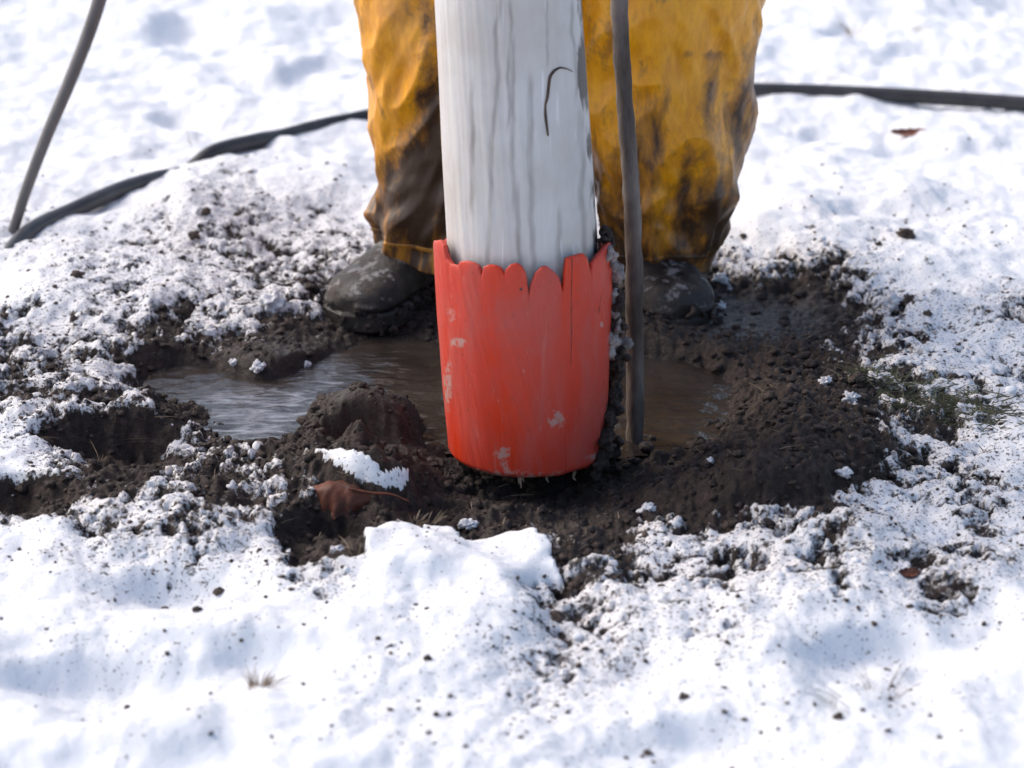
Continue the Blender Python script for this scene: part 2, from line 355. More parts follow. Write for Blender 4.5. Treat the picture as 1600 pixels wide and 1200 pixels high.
# soft irregular warping so that no feature keeps a clean outline
wu = 16 * fbm(X * 9, Y * 5, 3, 91) + 9 * fbm(X * 30, Y * 20, 2, 71); wv = 9 * fbm(X * 9, Y * 5, 3, 57) + 5 * fbm(X * 30, Y * 20, 2, 31)
Z = Hlow(U + wu * 1.6, Vv + wv * 1.3)
def blur(A, n):
    k_ = np.hanning(n + 2)[1:-1]; k_ /= k_.sum(); h = n // 2
    P_ = np.pad(A, ((h, h), (0, 0)), 'edge'); A = sum(P_[i:i + A.shape[0]] * k_[i] for i in range(n))
    P_ = np.pad(A, ((0, 0), (h, h)), 'edge'); return sum(P_[:, i:i + A.shape[1]] * k_[i] for i in range(n))
Z = blur(Z, 13)
U, Vv = proj(X, Y, Z + 0.012)
far_w = np.exp(-np.maximum(np.hypot(X, Y) - 3, 0) / 6)
C = cov(U + wu, Vv + wv)
def in_poly(u, v, poly):
    r = np.zeros(u.shape, bool); n = len(poly)
    for i in range(n):
        x1, y1 = poly[i]; x2, y2 = poly[(i + 1) % n]
        c_ = ((y1 > v) != (y2 > v)) & (u < (x2 - x1) * (v - y1) / (y2 - y1 + 1e-9) + x1); r ^= c_
    return r
UW, VW = U + wu, Vv + wv
# firm outlines: the snow patch on the little mound, the clean front bank with its sharp lip, the dug-out hollow
C = np.where(in_poly(UW, VW, [(495, 705), (560, 704), (600, 722), (640, 722), (636, 750), (590, 752), (540, 738)]), 0.12, C)
C = np.where(in_poly(UW, VW, [(578, 835), (592, 824), (640, 820), (690, 806), (730, 834), (820, 822), (850, 840), (880, 900), (760, 900), (560, 892), (578, 868)]), np.minimum(C, 0.06), C)
C = np.where(in_poly(UW, VW, [(448, 830), (500, 790), (578, 800), (578, 868), (540, 878), (460, 880)]), np.maximum(C, 0.97), C)
C = np.where(in_poly(UW, VW, [(206, 560), (330, 555), (450, 590), (330, 636), (240, 622)]), np.maximum(C, 0.97), C)
tn = 0.52 * fbm(X * 13, Y * 15, 2, 3) + 0.52 * fbm(X * 34, Y * 36, 3, 5) + 0.16 * fbm(X * 120, Y * 100, 2, 8)
tn = tn / 0.33                                                    # about unit variance
thr = np.where(C <= 0.0, -3.4, 1.25 * np.log(np.clip(C, 0.012, 0.985) / (1 - np.clip(C, 0.012, 0.985))))  * 0.75
gyy, gxx = np.gradient(Z, gy, gx); steep = ss(0.75, 1.3, np.hypot(gxx, gyy)) * (C > 0.2)
thr = thr + 2.5 * steep
M = ss(-0.45, 0.45, thr - tn)
dist = np.clip(C * 3.0, 0, 1) * far_w                             # disturbed ground round the pit
# relief at every scale
ub = 0.018 * fbm(X * 2.2, Y * 1.6, 3, 21) + 0.025 * fbm(X * 6, Y * 5, 3, 22) + 0.004 * fbm(X * 12, Y * 9, 2, 30)
cr = np.abs(fbm(X * 11, Y * 8, 3, 23)); ub += -0.006 * (0.4 - cr)
f1, f2 = worley(X * 46 + 1.5 * fbm(X * 30, Y * 30, 2, 4), Y * 46, 9); cl = (0.55 - f1)
g1_, g2_ = worley(X * 105, Y * 95, 19)
det_s = (0.0008 + 0.0014 * dist) * fbm(X * 60, Y * 50, 3, 24) + (0.0026 + 0.0060 * dist) * fbm(X * 26, Y * 22, 4, 25) + dist * 0.003 * cl + 0.004 * dist * fbm(X * 40, Y * 34, 2, 28)
det_m = 0.016 * fbm(X * 22, Y * 20, 4, 26) + 0.007 * cl + 0.004 * (0.5 - g1_) + 0.010 * fbm(X * 80, Y * 70, 3, 27) + 0.014 * (0.25 - np.abs(fbm(X * 36, Y * 34, 3, 29)))
smooth_mud = np.maximum.reduce([el(U, Vv, 700, 560, 420, 60, 2), el(U, Vv, 1150, 480, 170, 42, 2), el(U, Vv, 850, 800, 130, 30, 2)])
det_m = det_m * (1 - 0.7 * np.maximum(el(U, Vv, 700, 560, 420, 60, 2), el(U, Vv, 1150, 480, 150, 36, 2)))
Z = Z + ub * (0.5 + 0.5 * (1 - smooth_mud)) + (1 - M) * (det_s + 0.009 + 0.002 * dist) + M * (det_m - 0.006)
WL = -0.034                                                       # water level
Z = np.where(np.hypot(X, Y) > 4, Z + 0.2 * fbm(X / 9, Y / 9, 3, 77) * np.clip((np.hypot(X, Y) - 4) / 20, 0, 1), Z)
G_H, G_W = X.shape
inv_g = dict(mud=np.clip(thr - 1.0 * tn, -3.5, 3.5), speck=np.clip(C * 4.5, 0, 1) * far_w, dirt=np.clip(C * 1.25, 0, 1) * (0.5 + 0.5 * dist), wet=smooth_mud)
ground = mesh_obj('ground', np.stack([X, Y, Z], -1).reshape(-1, 3), gridfaces(G_H, G_W), m_ground, attrs=inv_g)
tag(ground, kind='structure')
def gsample(A, x, y):
    i = np.clip(np.searchsorted(gx, x) - 1, 0, len(gx) - 2); j = np.clip(np.searchsorted(gy, y) - 1, 0, len(gy) - 2)
    a = (x - gx[i]) / (gx[i + 1] - gx[i]); b_ = (y - gy[j]) / (gy[j + 1] - gy[j])
    return (A[j, i] * (1 - a) + A[j, i + 1] * a) * (1 - b_) + (A[j + 1, i] * (1 - a) + A[j + 1, i + 1] * a) * b_
def gz(x, y): return gsample(Z, np.asarray(x, float), np.asarray(y, float))
def on_ground(u, v):
    """point of the ground seen at pixel u, v"""
    r = ray(u, v)
    for t in np.arange(3.0, 9.0, 0.004):
        p = CAM + r * t
        if p[2] <= gz(p[0], p[1]): return np.array([p[0], p[1], float(gz(p[0], p[1]))])
    return atz(u, v)

# murky puddle, only where the basin dips below its level
wx = np.arange(-0.66, 0.62, 0.008); wy = np.arange(-0.80, 0.42, 0.008); WX, WY = np.meshgrid(wx, wy)
WU, WV = proj(WX, WY, WL)
wm = np.maximum.reduce([el(WU, WV, 560, 620, 290, 85, 3), el(WU, WV, 860, 622, 320, 84, 3)]) > 0.06
WZ = WL + 0.0036 * fbm(WX * 20, WY * 40, 3, 61) + 0.0022 * np.sin(np.hypot(WX - 0.0, WY + 0.28) * 130) * np.exp(-np.hypot(WX, WY + 0.28) * 5)
fw = gridfaces(*WX.shape); keep = wm.ravel()[fw].all(axis=1)
used, invi = np.unique(fw[keep], return_inverse=True)
pw = mesh_obj('puddle_water', np.stack([WX, WY, WZ], -1).reshape(-1, 3)[used], invi.reshape(-1, 4), m_water, attrs=dict(sky_refl=np.clip(1.0 * el(WU, WV, 400, 650, 130, 60, 1.5) + 0.7 * el(WU, WV, 520, 590, 60, 30, 1) + 0.35 * el(WU, WV, 1060, 600, 90, 40, 1), 0, 1).ravel()[used]))  # mask places the painted sky reflection, strongest at left
tag(pw, kind='structure')

# loose crumbs: soil over the snow, soil in the mud, snow in both
def scatter(n, dens, x0=-1.0, x1=1.0, y0=-1.3, y1=1.4):
    x = RNG.uniform(x0, x1, n); y = RNG.uniform(y0, y1, n); z = gz(x, y); u, v = proj(x, y, z)
    c = gsample(C, x, y); m_ = gsample(M, x, y); k_ = (RNG.uniform(0, 1, n) < dens(c, m_, u, v)) & (u > -150) & (u < 1750) & (z > WL - 0.004)
    return np.stack([x[k_], y[k_], z[k_]], -1)
fade = lambda u, v: 1.0
patch = lambda p: np.clip(0.5 + 1.6 * fbm(p[:, 0] * 8, p[:, 1] * 8, 2, 43), 0, 1)
p = scatter(130000, lambda c, m_, u, v: np.where(m_ < 0.5, np.clip(0.008 + 0.42 * c + 0.07 * el(u, v, 900, 990, 230, 110), 0, 0.34), 0))
p = p[RNG.uniform(0, 1, len(p)) < 0.15 + patch(p)]
s = 0.0009 + 0.0040 * RNG.uniform(0, 1, len(p))**4.0; p[:, 2] += s * 0.2
tag(lumps('soil_crumbs', p, s, m_soil_light, flat=0.7), 'small dark brown soil crumbs scattered over the snow round the pit', 'soil', kind='stuff'); print('crumbs', len(p))
p = scatter(52000, lambda c, m_, u, v: np.where(m_ > 0.5, 0.5 * (1 - 0.85 * np.clip(el(u, v, 700, 560, 420, 60, 2) + el(u, v, 1150, 480, 170, 42, 2), 0, 1)), 0))
s = 0.0018 + 0.0085 * RNG.uniform(0, 1, len(p))**3.4; p[:, 2] += s * 0.1
bigm = s > 0.0048
pick = RNG.uniform(0, 1, len(p)) < 0.22
tag(lumps('dry_soil_clumps', p[pick & ~bigm], s[pick & ~bigm], m_soil_light, rough=0.5, smooth=False), 'lighter brown soil bits scattered over the dark churned mud', 'soil', kind='stuff')
tag(lumps('soil_clumps', p[~bigm & ~pick], s[~bigm & ~pick], m_soil, rough=0.5, smooth=False), 'fine dark wet soil clumps covering the churned mud', 'soil', kind='stuff')
tag(lumps('coarse_soil_clumps', p[bigm], s[bigm], m_soil, big=True, rough=0.42, flat=0.6, smooth=False), 'coarser dark soil lumps heaped round the muddy pit', 'soil', kind='stuff'); print('clumps', len(p), bigm.sum())
p = scatter(9000, lambda c, m_, u, v: np.where(m_ < 0.5, np.clip((c - 0.12) * 0.55, 0, 0.25), np.clip(0.09 * (0.92 - c), 0, 0.1)))
s = 0.0016 + 0.008 * RNG.uniform(0, 1, len(p))**3.2; p[:, 2] += s * 0.1
dd = gsample(C, p[:, 0], p[:, 1]) > 0.42
tag(lumps('snow_crumbs', p[~dd], s[~dd], m_snow, big=True, rough=0.2), 'loose white snow crumbs thrown up beside the pit', 'snow', kind='stuff')
tag(lumps('dirty_snow_crumbs', p[dd], s[dd], m_dsnow, big=True, rough=0.2), 'soiled grey snow crumbs lying among the mud', 'snow', kind='stuff'); print('snow', len(p))

# ------------------------------------------------------------------ the worker: trousers and boots
worker = empty('person', 'person in muddy yellow waterproof trousers and dark boots standing behind the pole', 'person', (0.05, 0.47, -0.02))
def rel(V, root): return np.asarray(V, float) - np.array(root.location[:])
def edge_tab(tab, ypl):
    out = []
    for v, l, r in tab:
        a = aty(l, v, ypl); b_ = aty(r, v, ypl); out.append((a[2], (a[0] + b_[0]) / 2, (b_[0] - a[0]) / 2))
    return out
def leg_mesh(tab, ypl, top_c, side, seed):
    rows = edge_tab(tab, ypl)
    rows = [(1.05, top_c * 0.7, 0.15), (0.80, top_c, 0.155)] + rows
    rows = sorted(rows); zz = np.array([r[0] for r in rows]); cx = np.array([r[1] for r in rows]); rw = np.array([r[2] for r in rows])
    nz, na = 330, 200
    z = np.concatenate([np.linspace(zz[0], 0.62, 270), np.linspace(0.625, 1.05, 60)])
    c = np.interp(z, zz, cx); w_ = np.interp(z, zz, rw)
    kern = np.hanning(15); kern /= kern.sum()
    c = np.convolve(np.pad(c, 7, 'edge'), kern, 'valid'); w2 = np.convolve(np.pad(w_, 7, 'edge'), kern, 'valid'); w_ = w2
    th = np.linspace(0, 2 * math.pi, na, endpoint=False); TH, ZZ = np.meshgrid(th, z)
    Wd = w_[:, None]; rx = Wd; ry = np.minimum(Wd * 0.92, 0.135)
    # arc-length like coordinates for the folds
    sx = np.cos(TH); sy = np.sin(TH); a = ZZ
    px_, py_ = sx * 1.0 + 3, sy * 1.0
    def n3(fx, fz, o, s_): return (fbm(px_ * fx + a * fz * side * 0.35, a * fz + py_ * fx * 0.6, o, s_) + fbm(py_ * fx + 9 - a * fz * 0.25, a * fz * 0.9 - px_ * fx * 0.5, o, s_ + 3)) * 0.7
    rid = 1 - np.abs(n3(1.1, 3.4, 2, seed)) * 2.8
    rid2 = 1 - np.abs(n3(1.9, 7.5, 2, seed + 40)) * 2.4
    low = ss(0.30, 0.02, ZZ)
    d = 0.016 * np.clip(rid, -0.7, 1) + (0.007 + 0.005 * low) * np.clip(rid2, -0.6, 1) + 0.014 * n3(0.9, 3.0, 2, seed + 9) + 0.003 * n3(5, 16, 2, seed + 77)
    d -= 0.014
    # bunched rings above the hem
    d += low * 0.0035 * np.sin(a * 95 + 7 * n3(1.2, 4, 2, seed + 5) + 1.6 * np.sin(TH + seed))
    Xl = c[:, None] + (rx + d) * sx; Yl = ypl + 0.02 + (ry + d) * sy
    # hem hangs lower at the back and waves a little
    Zl = ZZ + ss(0.16, 0.02, ZZ) * (0.010 * np.sin(TH * 3 + seed) + 0.012 * sy)
    V = np.stack([Xl, Yl, Zl], -1).reshape(-1, 3)
    # inner return of the hem so the cloth has thickness and closes dark
    Vi = np.stack([c[0] + (rx[0] + d[0] - 0.008) * sx[0], ypl + 0.02 + (ry[0] + d[0] - 0.008) * sy[0], Zl[0] + 0.002], -1)
    Vj = Vi + np.array([0, 0, 0.08])
    F = gridfaces(len(z), na, True); n0 = len(V)
    jj = np.arange(na); j2 = (jj + 1) % na
    F1 = np.stack([n0 + jj, n0 + j2, j2, jj], -1); F2 = np.stack([n0 + na + jj, n0 + na + j2, n0 + j2, n0 + jj], -1)
    return np.concatenate([V, Vi, Vj]), np.concatenate([F, F1, F2]), (c, z, ypl)
LEGY = 0.47
VL, FL, _ = leg_mesh([(0, 562, 850), (100, 571, 835), (200, 583, 815), (280, 590, 803), (320, 582, 800), (350, 579, 800), (392, 588, 790)], LEGY, -0.10, -1, 3)
VR, FR, _ = leg_mesh([(0, 872, 1197), (110, 880, 1185), (200, 890, 1177), (300, 912, 1151), (380, 940, 1122), (412, 962, 1108)], LEGY, 0.14, 1, 12)
VT = np.concatenate([VL, VR]); FT = np.concatenate([FL, FR + len(VL)])
tu, tv = proj(VT[:, 0], VT[:, 1], VT[:, 2])
stk = np.clip(fbm(VT[:, 0] * 26, VT[:, 2] * 5, 3, 66), 0, 1)
dirt_shadeT = 0.24 + 0.62 * stk + 0.30 * ss(0.42, 0.05, VT[:, 2]) + 0.75 * el(tu, tv, 655, 310, 58, 75, 1.5) + 0.55 * el(tu, tv, 672, 170, 30, 90, 1.2) + 0.30 * el(tu, tv, 940, 300, 60, 130, 1) \
    + 0.5 * el(tu, tv, 1110, 130, 14, 60, 1) + 0.45 * el(tu, tv, 1095, 85, 45, 8, 1) + 0.45 * el(tu, tv, 1110, 330, 40, 50, 1) + 0.22 * el(tu, tv, 1150, 200, 50, 100, 1) - 0.25 * el(tu, tv, 1070, 60, 60, 60, 1) - 0.2 * el(tu, tv, 620, 60, 60, 80, 1)  # left leg's dark inner patches are mud and painted shadow together
tr = mesh_obj('trousers', rel(VT, worker), FT, m_tr, worker, attrs=dict(dirt=dirt_shadeT))

# stitched hem bands: a thin raised tape round each leg opening
for VV_, nm in ((VL, 0), (VR, 1)):
    na_ = 200; rows_ = VV_[:(330 * na_)].reshape(330, na_, 3); band = []
    for k_ in (14, 15, 17, 18):
        r_ = rows_[k_]; c_ = r_.mean(axis=0); dr_ = r_ - c_; dr_[:, 2] = 0; dr_ /= np.linalg.norm(dr_, axis=1)[:, None]
        band.append(r_ + dr_ * (0.0014 if k_ in (15, 17) else -0.0006))
    Bv = np.concatenate(band); uB, vB = proj(Bv[:, 0], Bv[:, 1], Bv[:, 2])
    mesh_obj('hem', rel(Bv, worker), gridfaces(4, na_, True), m_tr, tr, attrs=dict(dirt=np.full(len(Bv), 0.62)))
def boot(heel, toe, zb, seed):
    h = np.array(heel); t = np.array(toe); d = t - h; Ln = np.linalg.norm(d); d = d / Ln; n = np.array([-d[1], d[0]])
    S = [(0.0, 0.026, 0.05), (0.03, 0.037, 0.075), (0.12, 0.040, 0.10), (0.30, 0.040, 0.115), (0.45, 0.044, 0.105), (0.58, 0.050, 0.090), (0.70, 0.055, 0.078), (0.82, 0.055, 0.070), (0.91, 0.048, 0.062), (0.965, 0.036, 0.052), (0.995, 0.020, 0.040)]
    ts = np.linspace(0, 0.995, 46); wv_ = 1.16 * np.interp(ts, [s[0] for s in S], [s[1] for s in S]); hv = np.interp(ts, [s[0] for s in S], [s[2] for s in S])
    na = 40; V = []
    for t_, w_, h_ in zip(ts, wv_, hv):
        for k_ in range(na):
            a = 2 * math.pi * k_ / na; ca, sa = math.cos(a), math.sin(a)
            xx = w_ * math.copysign(abs(ca)**0.8, ca); zz = h_ * 0.5 + h_ * 0.5 * math.copysign(abs(sa)**0.75, sa)
            # welt groove above the sole line, toe cap ridge
            g = -0.003 * math.exp(-((zz - 0.034) / 0.003)**2) + 0.004 * math.exp(-((zz - 0.027) / 0.005)**2)
            xx += math.copysign(g, ca); al = t_ * Ln + (g if t_ > 0.9 else 0)
            q = h + d * al + n * xx; V.append((q[0], q[1], zb + 0.004 + zz))
    F = gridfaces(len(ts), na, True).tolist(); F.append(list(range(na))[::-1]); F.append([(len(ts) - 1) * na + k_ for k_ in range(na)])
    V2, F2 = tube([(*(h + d * Ln * 0.22), zb + 0.05), (*(h + d * Ln * 0.22), zb + 0.12), (*(h + d * Ln * 0.20), zb + 0.34)], [0.052, 0.053, 0.062], 32, 10)
    k0 = len(V); V = V + [tuple(v) for v in V2]; F = F + [[i + k0 for i in f] for f in F2]
    o = mesh_obj('boot', rel(V, worker), F, m_boot, worker)
    r = o.modifiers.new('fuse', 'REMESH'); r.mode = 'VOXEL'; r.voxel_size = 0.0028; r.use_smooth_shade = True
    sm = o.modifiers.new('smooth', 'SMOOTH'); sm.factor = 0.5; sm.iterations = 3
    # sole: outline of the foot, with cleats
    Vs = []
    up = [(t_, w_ + 0.005) for t_, w_ in zip(ts, wv_)]
    ring = [h + d * t_ * Ln + n * w_ for t_, w_ in up] + [h + d * (1.0 * Ln + 0.008)] + [h + d * t_ * Ln - n * w_ for t_, w_ in reversed(up)] + [h - d * 0.006]
    for zz, off in ((-0.012, -0.003), (-0.009, 0), (0.016, 0), (0.021, -0.004)):
        cc = (h + t) / 2
        for q in ring:
            e = (q - cc) / np.linalg.norm(q - cc); qq = q + e * off; Vs.append((qq[0], qq[1], zb + zz))
    m_ = len(ring); Fs = gridfaces(4, m_, True).tolist(); Fs.append(list(range(m_))[::-1]); Fs.append([3 * m_ + k_ for k_ in range(m_)])
    s_ = mesh_obj('sole', rel(Vs, worker), Fs, m_boot, o, smooth=False)
    BOOTS.append((o, ring, zb)); return o
BOOTS = []
boot((-0.130, 0.550), (-0.280, 0.332), -0.014, 1)
boot((0.215, 0.560), (0.290, 0.305), -0.016, 2)

# ------------------------------------------------------------------ the pole with its red sleeve
PY = -0.28
pole = empty('pole', 'pale grey worn pole with a jagged red sleeve round its foot', 'pole', tuple(aty(824, 745, PY)))
def axis_pt(v):
    u = np.interp(v, [-600, 0, 400, 740], [763, 794, 817, 825]); return aty(u, v, PY)
zt = lambda v: axis_pt(v)[2]
Z_AX = np.array([axis_pt(v)[2] for v in (760, 740, 400, 0, -600)]); X_AX = np.array([axis_pt(v)[0] for v in (760, 740, 400, 0, -600)])
axx = lambda z: np.interp(z, Z_AX, X_AX)
def hw(v, px): return px / 2 * (axis_pt(v) - CAM) @ np.array([0, CP, -SP]) / FPX
# pole shaft
zb, ztop = zt(700), zt(-500)
z = np.linspace(zb, ztop, 420); th = np.linspace(0, 2 * math.pi, 300, endpoint=False); TH, ZZ = np.meshgrid(th, z)
rad = np.interp(z, [zt(700), zt(400), zt(0), zt(-500)], [hw(700, 236), hw(400, 236), hw(0, 229), hw(-500, 224)])[:, None]
q = TH * 0.11 * 1
d = 0.0016 * fbm(np.cos(TH) * 3 + 5, np.sin(TH) * 3 + ZZ * 2, 3, 51) + 0.0008 * fbm(np.cos(TH) * 14 + 5, np.sin(TH) * 14 + ZZ * 3, 2, 52)
PX = axx(ZZ) + (rad + d) * np.sin(TH); PYY = PY - (rad + d) * np.cos(TH)
pu, pv = proj(PX, PYY, ZZ); front = np.cos(TH) > 0
# rain streaks, darker ribbons that run down the shaft (u at the top, u at the bottom, width)
STR = [(780, 762, 4, 0, 420), (800, 803, 4, 60, 330), (826, 832, 5, 120, 430), (797, 792, 3, 0, 200), (895, 908, 3, 0, 150), (902, 914, 5, 170, 420), (735, 740, 4, 130, 330), (802, 810, 4, 290, 430), (878, 872, 4, 330, 430), (856, 856, 2, 0, 100)]
st = np.zeros_like(pu)
for a, b_, w_, v0, v1 in STR:
    cu = a + (b_ - a) * pv / 420 + 9 * fbm(pv / 90, pv * 0 + a, 3, 5)
    st = np.maximum(st, 0.66 * np.exp(-((pu - cu) / w_)**4) * ss(v0 - 20, v0 + 20, pv) * ss(v1 + 20, v1 - 20, pv))
st = np.where(front, st, 0) * (0.7 + 0.6 * fbm(pu / 8, pv / 60, 2, 66))
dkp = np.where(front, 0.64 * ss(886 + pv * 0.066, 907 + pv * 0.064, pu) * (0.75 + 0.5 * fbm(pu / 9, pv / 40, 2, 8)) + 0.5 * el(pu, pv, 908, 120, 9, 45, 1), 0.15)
V = np.stack([PX, PYY, ZZ], -1).reshape(-1, 3); F = gridfaces(len(z), len(th), True)
cap = [len(V) - len(th) + k_ for k_ in range(len(th))]
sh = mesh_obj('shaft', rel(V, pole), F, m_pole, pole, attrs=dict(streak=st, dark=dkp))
# hooked crack in the shaft: a thin groove lined dark
def on_pole(u, v, off=0.0):
    r0 = np.interp(v, [0, 400], [hw(0, 229), hw(400, 236)])
    lo, hi = -1.5, 1.5
    best = min(np.linspace(lo, hi, 600), key=lambda t: abs(proj(axx(zt(v)) + r0 * math.sin(t), PY - r0 * math.cos(t), zt(v))[0] - u))
    x, y = axx(zt(v)) + (r0 + off) * math.sin(best), PY - (r0 + off) * math.cos(best)
    a = aty(u, v, y); return np.array([x, y, a[2]])
V, F = tube([on_pole(*q_, 0.0002) for q_ in [(895, 112), (884, 107), (872, 107), (861, 118), (857, 135), (855, 152), (852, 165), (853, 185), (856, 212)]], [0.0004, 0.0010, 0.0016, 0.0024, 0.0022, 0.0019, 0.0014, 0.0019, 0.0015], 8, 8, 0.3)
m_rust = simple('dark_brown_crack', [(0.35, (0.02, 0.013, 0.01)), (0.65, (0.12, 0.07, 0.045))], 140, 0.8)
mesh_obj('crack', rel(V, pole), F, m_rust, pole)
# sleeve
prof = [(682, 376), (687, 375), (693, 384), (697, 404), (703, 413), (709, 414), (714, 417), (718, 409), (727, 408), (738, 411), (747, 416), (752, 430), (755, 418), (764, 414), (775, 416), (783, 420), (788, 431), (790, 422), (799, 414), (809, 412), (817, 417), (823, 428), (826, 462), (829, 446), (838, 427), (848, 418), (856, 416), (866, 424), (875, 434), (880, 456), (884, 428), (889, 404), (897, 401), (905, 399), (914, 396), (920, 402), (924, 428), (928, 412), (938, 400), (948, 388), (956, 378), (961, 384)]
prof = [(a, b_) for a, b_ in prof]
Ctop = axis_pt(400); RS_T = hw(400, 279); RS_B = hw(725, 243)
zs_t, zs_b = zt(395), zt(704)
def srad(zz): 
    f = np.clip((zz - zs_b) / (zs_t - zs_b), -0.1, 1.1)
    r = RS_B + (RS_T - RS_B) * (1 - (1 - np.clip(f, 0, 1))**1.6)
    return r - 0.006 * ss(0.03, -0.02, f) 
na, nz = 720, 220
th = np.linspace(-math.pi, math.pi, na, endpoint=False)
def rimz(t):
    # front: height that lands on the photographed outline; back: similar tabs
    x = axx(zs_t) + RS_T * math.sin(t); y = PY - RS_T * math.cos(t)
    zback = zs_t - 0.005 + 0.010 * abs(math.sin(t * 7.3)) + 0.004 * math.sin(t * 17)
    if math.cos(t) < -0.02: return zback
    u = proj(x, y, zs_t)[0]; v = np.interp(u, [p_[0] for p_ in prof], [p_[1] for p_ in prof])
    r_ = ray(u, v); tt = (y - CAM[1]) / r_[1]; zf = (CAM + r_ * tt)[2]
    k_ = ss(-0.02, 0.10, math.cos(t)); return zf * k_ + max(zf, zback) * (1 - k_)
rim = np.array([rimz(t) for t in th])
ff = np.linspace(0, 1, nz)
TH, FF = np.meshgrid(th, ff)
zb_e = zs_b + 0.003 * fbm(np.cos(th) * 3 + 4, np.sin(th) * 3, 3, 81) + np.where(np.sin(th) > 0.6, 0.006 * fbm(th * 9, th * 0, 2, 7), 0)
ZO = zb_e[None, :] * (1 - FF) + rim[None, :] * FF
# grooves run down from the valleys between the tabs
valleys = [752, 788, 826, 880, 924, 700]
gro = np.zeros_like(ZO)
RO = srad(ZO); XO = axx(ZO) + RO * np.sin(TH); YO = PY - RO * np.cos(TH); su, sv = proj(XO, YO, ZO)
for vx, gs, ge in ((752, .45, 446), (788, .5, 448), (826, 1, 474), (880, 1, 474), (924, .6, 462), (700, .3, 440)): gro += gs * np.exp(-((su - vx) / 1.3)**2) * ss(ge, ge - 30, sv)
gro += 0.9 * np.exp(-((su - np.interp(sv, [400, 575], [895, 893])) / 1.3)**2) * ss(400, 405, sv) * ss(582, 565, sv)
gro += 0.7 * np.exp(-((su - np.interp(sv, [455, 490], [942, 936])) / 1.6)**2) * ss(450, 460, sv) * ss(500, 488, sv)
gro += 0.6 * np.exp(-((su - 885) / 1.4)**2) * ss(660, 680, sv)
gro *= np.cos(TH) > 0
tabs = 0.0003 * np.cos((su - 770) / 37 * 2 * math.pi) * ss(470, 410, sv) * (np.cos(TH) > 0)
lump = 0.0025 * fbm(np.cos(TH) * 2.5 + 3, np.sin(TH) * 2.5 + ZO * 7, 3, 83) + 0.0008 * fbm(np.cos(TH) * 11, np.sin(TH) * 11 + ZO * 25, 3, 85)
# whittled facets near the top and rounded rim
edge_in = -0.0022 * np.exp(-(rim[None, :] - ZO) / 0.004) - 0.003 * np.exp(-(ZO - zb_e[None, :]) / 0.004)
RO2 = RO + lump + tabs - 0.0022 * gro + edge_in
RI = RO - 0.0095
XO = axx(ZO) + RO2 * np.sin(TH); YO = PY - RO2 * np.cos(TH)
XI = axx(ZO) + RI * np.sin(TH); YI = PY - RI * np.cos(TH); ZI = ZO - 0.0015 * (FF > 0.999)
Vo = np.stack([XO, YO, ZO], -1).reshape(-1, 3); Vi = np.stack([XI, YI, ZI], -1).reshape(-1, 3)
Fo = gridfaces(nz, na, True); Fi = Fo[:, ::-1] + len(Vo); jj = np.arange(na); j2 = (jj + 1) % na; t0 = (nz - 1) * na
Ft = np.stack([t0 + jj, t0 + j2, len(Vo) + t0 + j2, len(Vo) + t0 + jj], -1); Fb = np.stack([j2, jj, len(Vo) + jj, len(Vo) + j2], -1)
chip = 0.10 * (su < 745) + 0.62 * el(su, sv, 705, 490, 22, 20, 1) + 0.9 * el(su, sv, 718, 535, 16, 10, 1) + 0.9 * el(su, sv, 870, 655, 26, 22, 1) + 0.9 * el(su, sv, 785, 710, 22, 20, 1) + 0.72 * ss(718, 742, sv) + 0.8 * el(su, sv, 700, 600, 10, 60, 1) + 0.7 * el(su, sv, 780, 630, 8, 12, 1) + 1.2 * el(su, sv, 940, 507, 3, 7, 1) + 0.9 * el(su, sv, 932, 715, 26, 12, 1)
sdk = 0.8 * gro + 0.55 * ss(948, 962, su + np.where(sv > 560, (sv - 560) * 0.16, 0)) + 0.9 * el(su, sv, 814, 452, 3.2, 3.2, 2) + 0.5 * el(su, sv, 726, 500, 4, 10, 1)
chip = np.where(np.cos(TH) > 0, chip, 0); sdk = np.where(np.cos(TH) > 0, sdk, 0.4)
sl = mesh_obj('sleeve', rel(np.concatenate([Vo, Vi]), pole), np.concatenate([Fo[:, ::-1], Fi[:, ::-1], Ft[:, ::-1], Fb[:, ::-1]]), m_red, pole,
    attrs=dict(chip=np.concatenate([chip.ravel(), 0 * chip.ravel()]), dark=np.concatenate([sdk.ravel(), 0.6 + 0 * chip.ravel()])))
sl['label'] = 'scuffed red sleeve with jagged top edge'
def onsleeve(u, v, off=0.0):
    z0 = zt(v); r0 = float(srad(z0))
    best = min(np.linspace(-1.57, 1.57, 500), key=lambda t: abs(proj(axx(z0) + r0 * math.sin(t), PY - r0 * math.cos(t), z0)[0] - u))
    x, y = axx(z0) + (r0 + off) * math.sin(best), PY - (r0 + off) * math.cos(best); return np.array([x, y, aty(u, v, y)[2]])
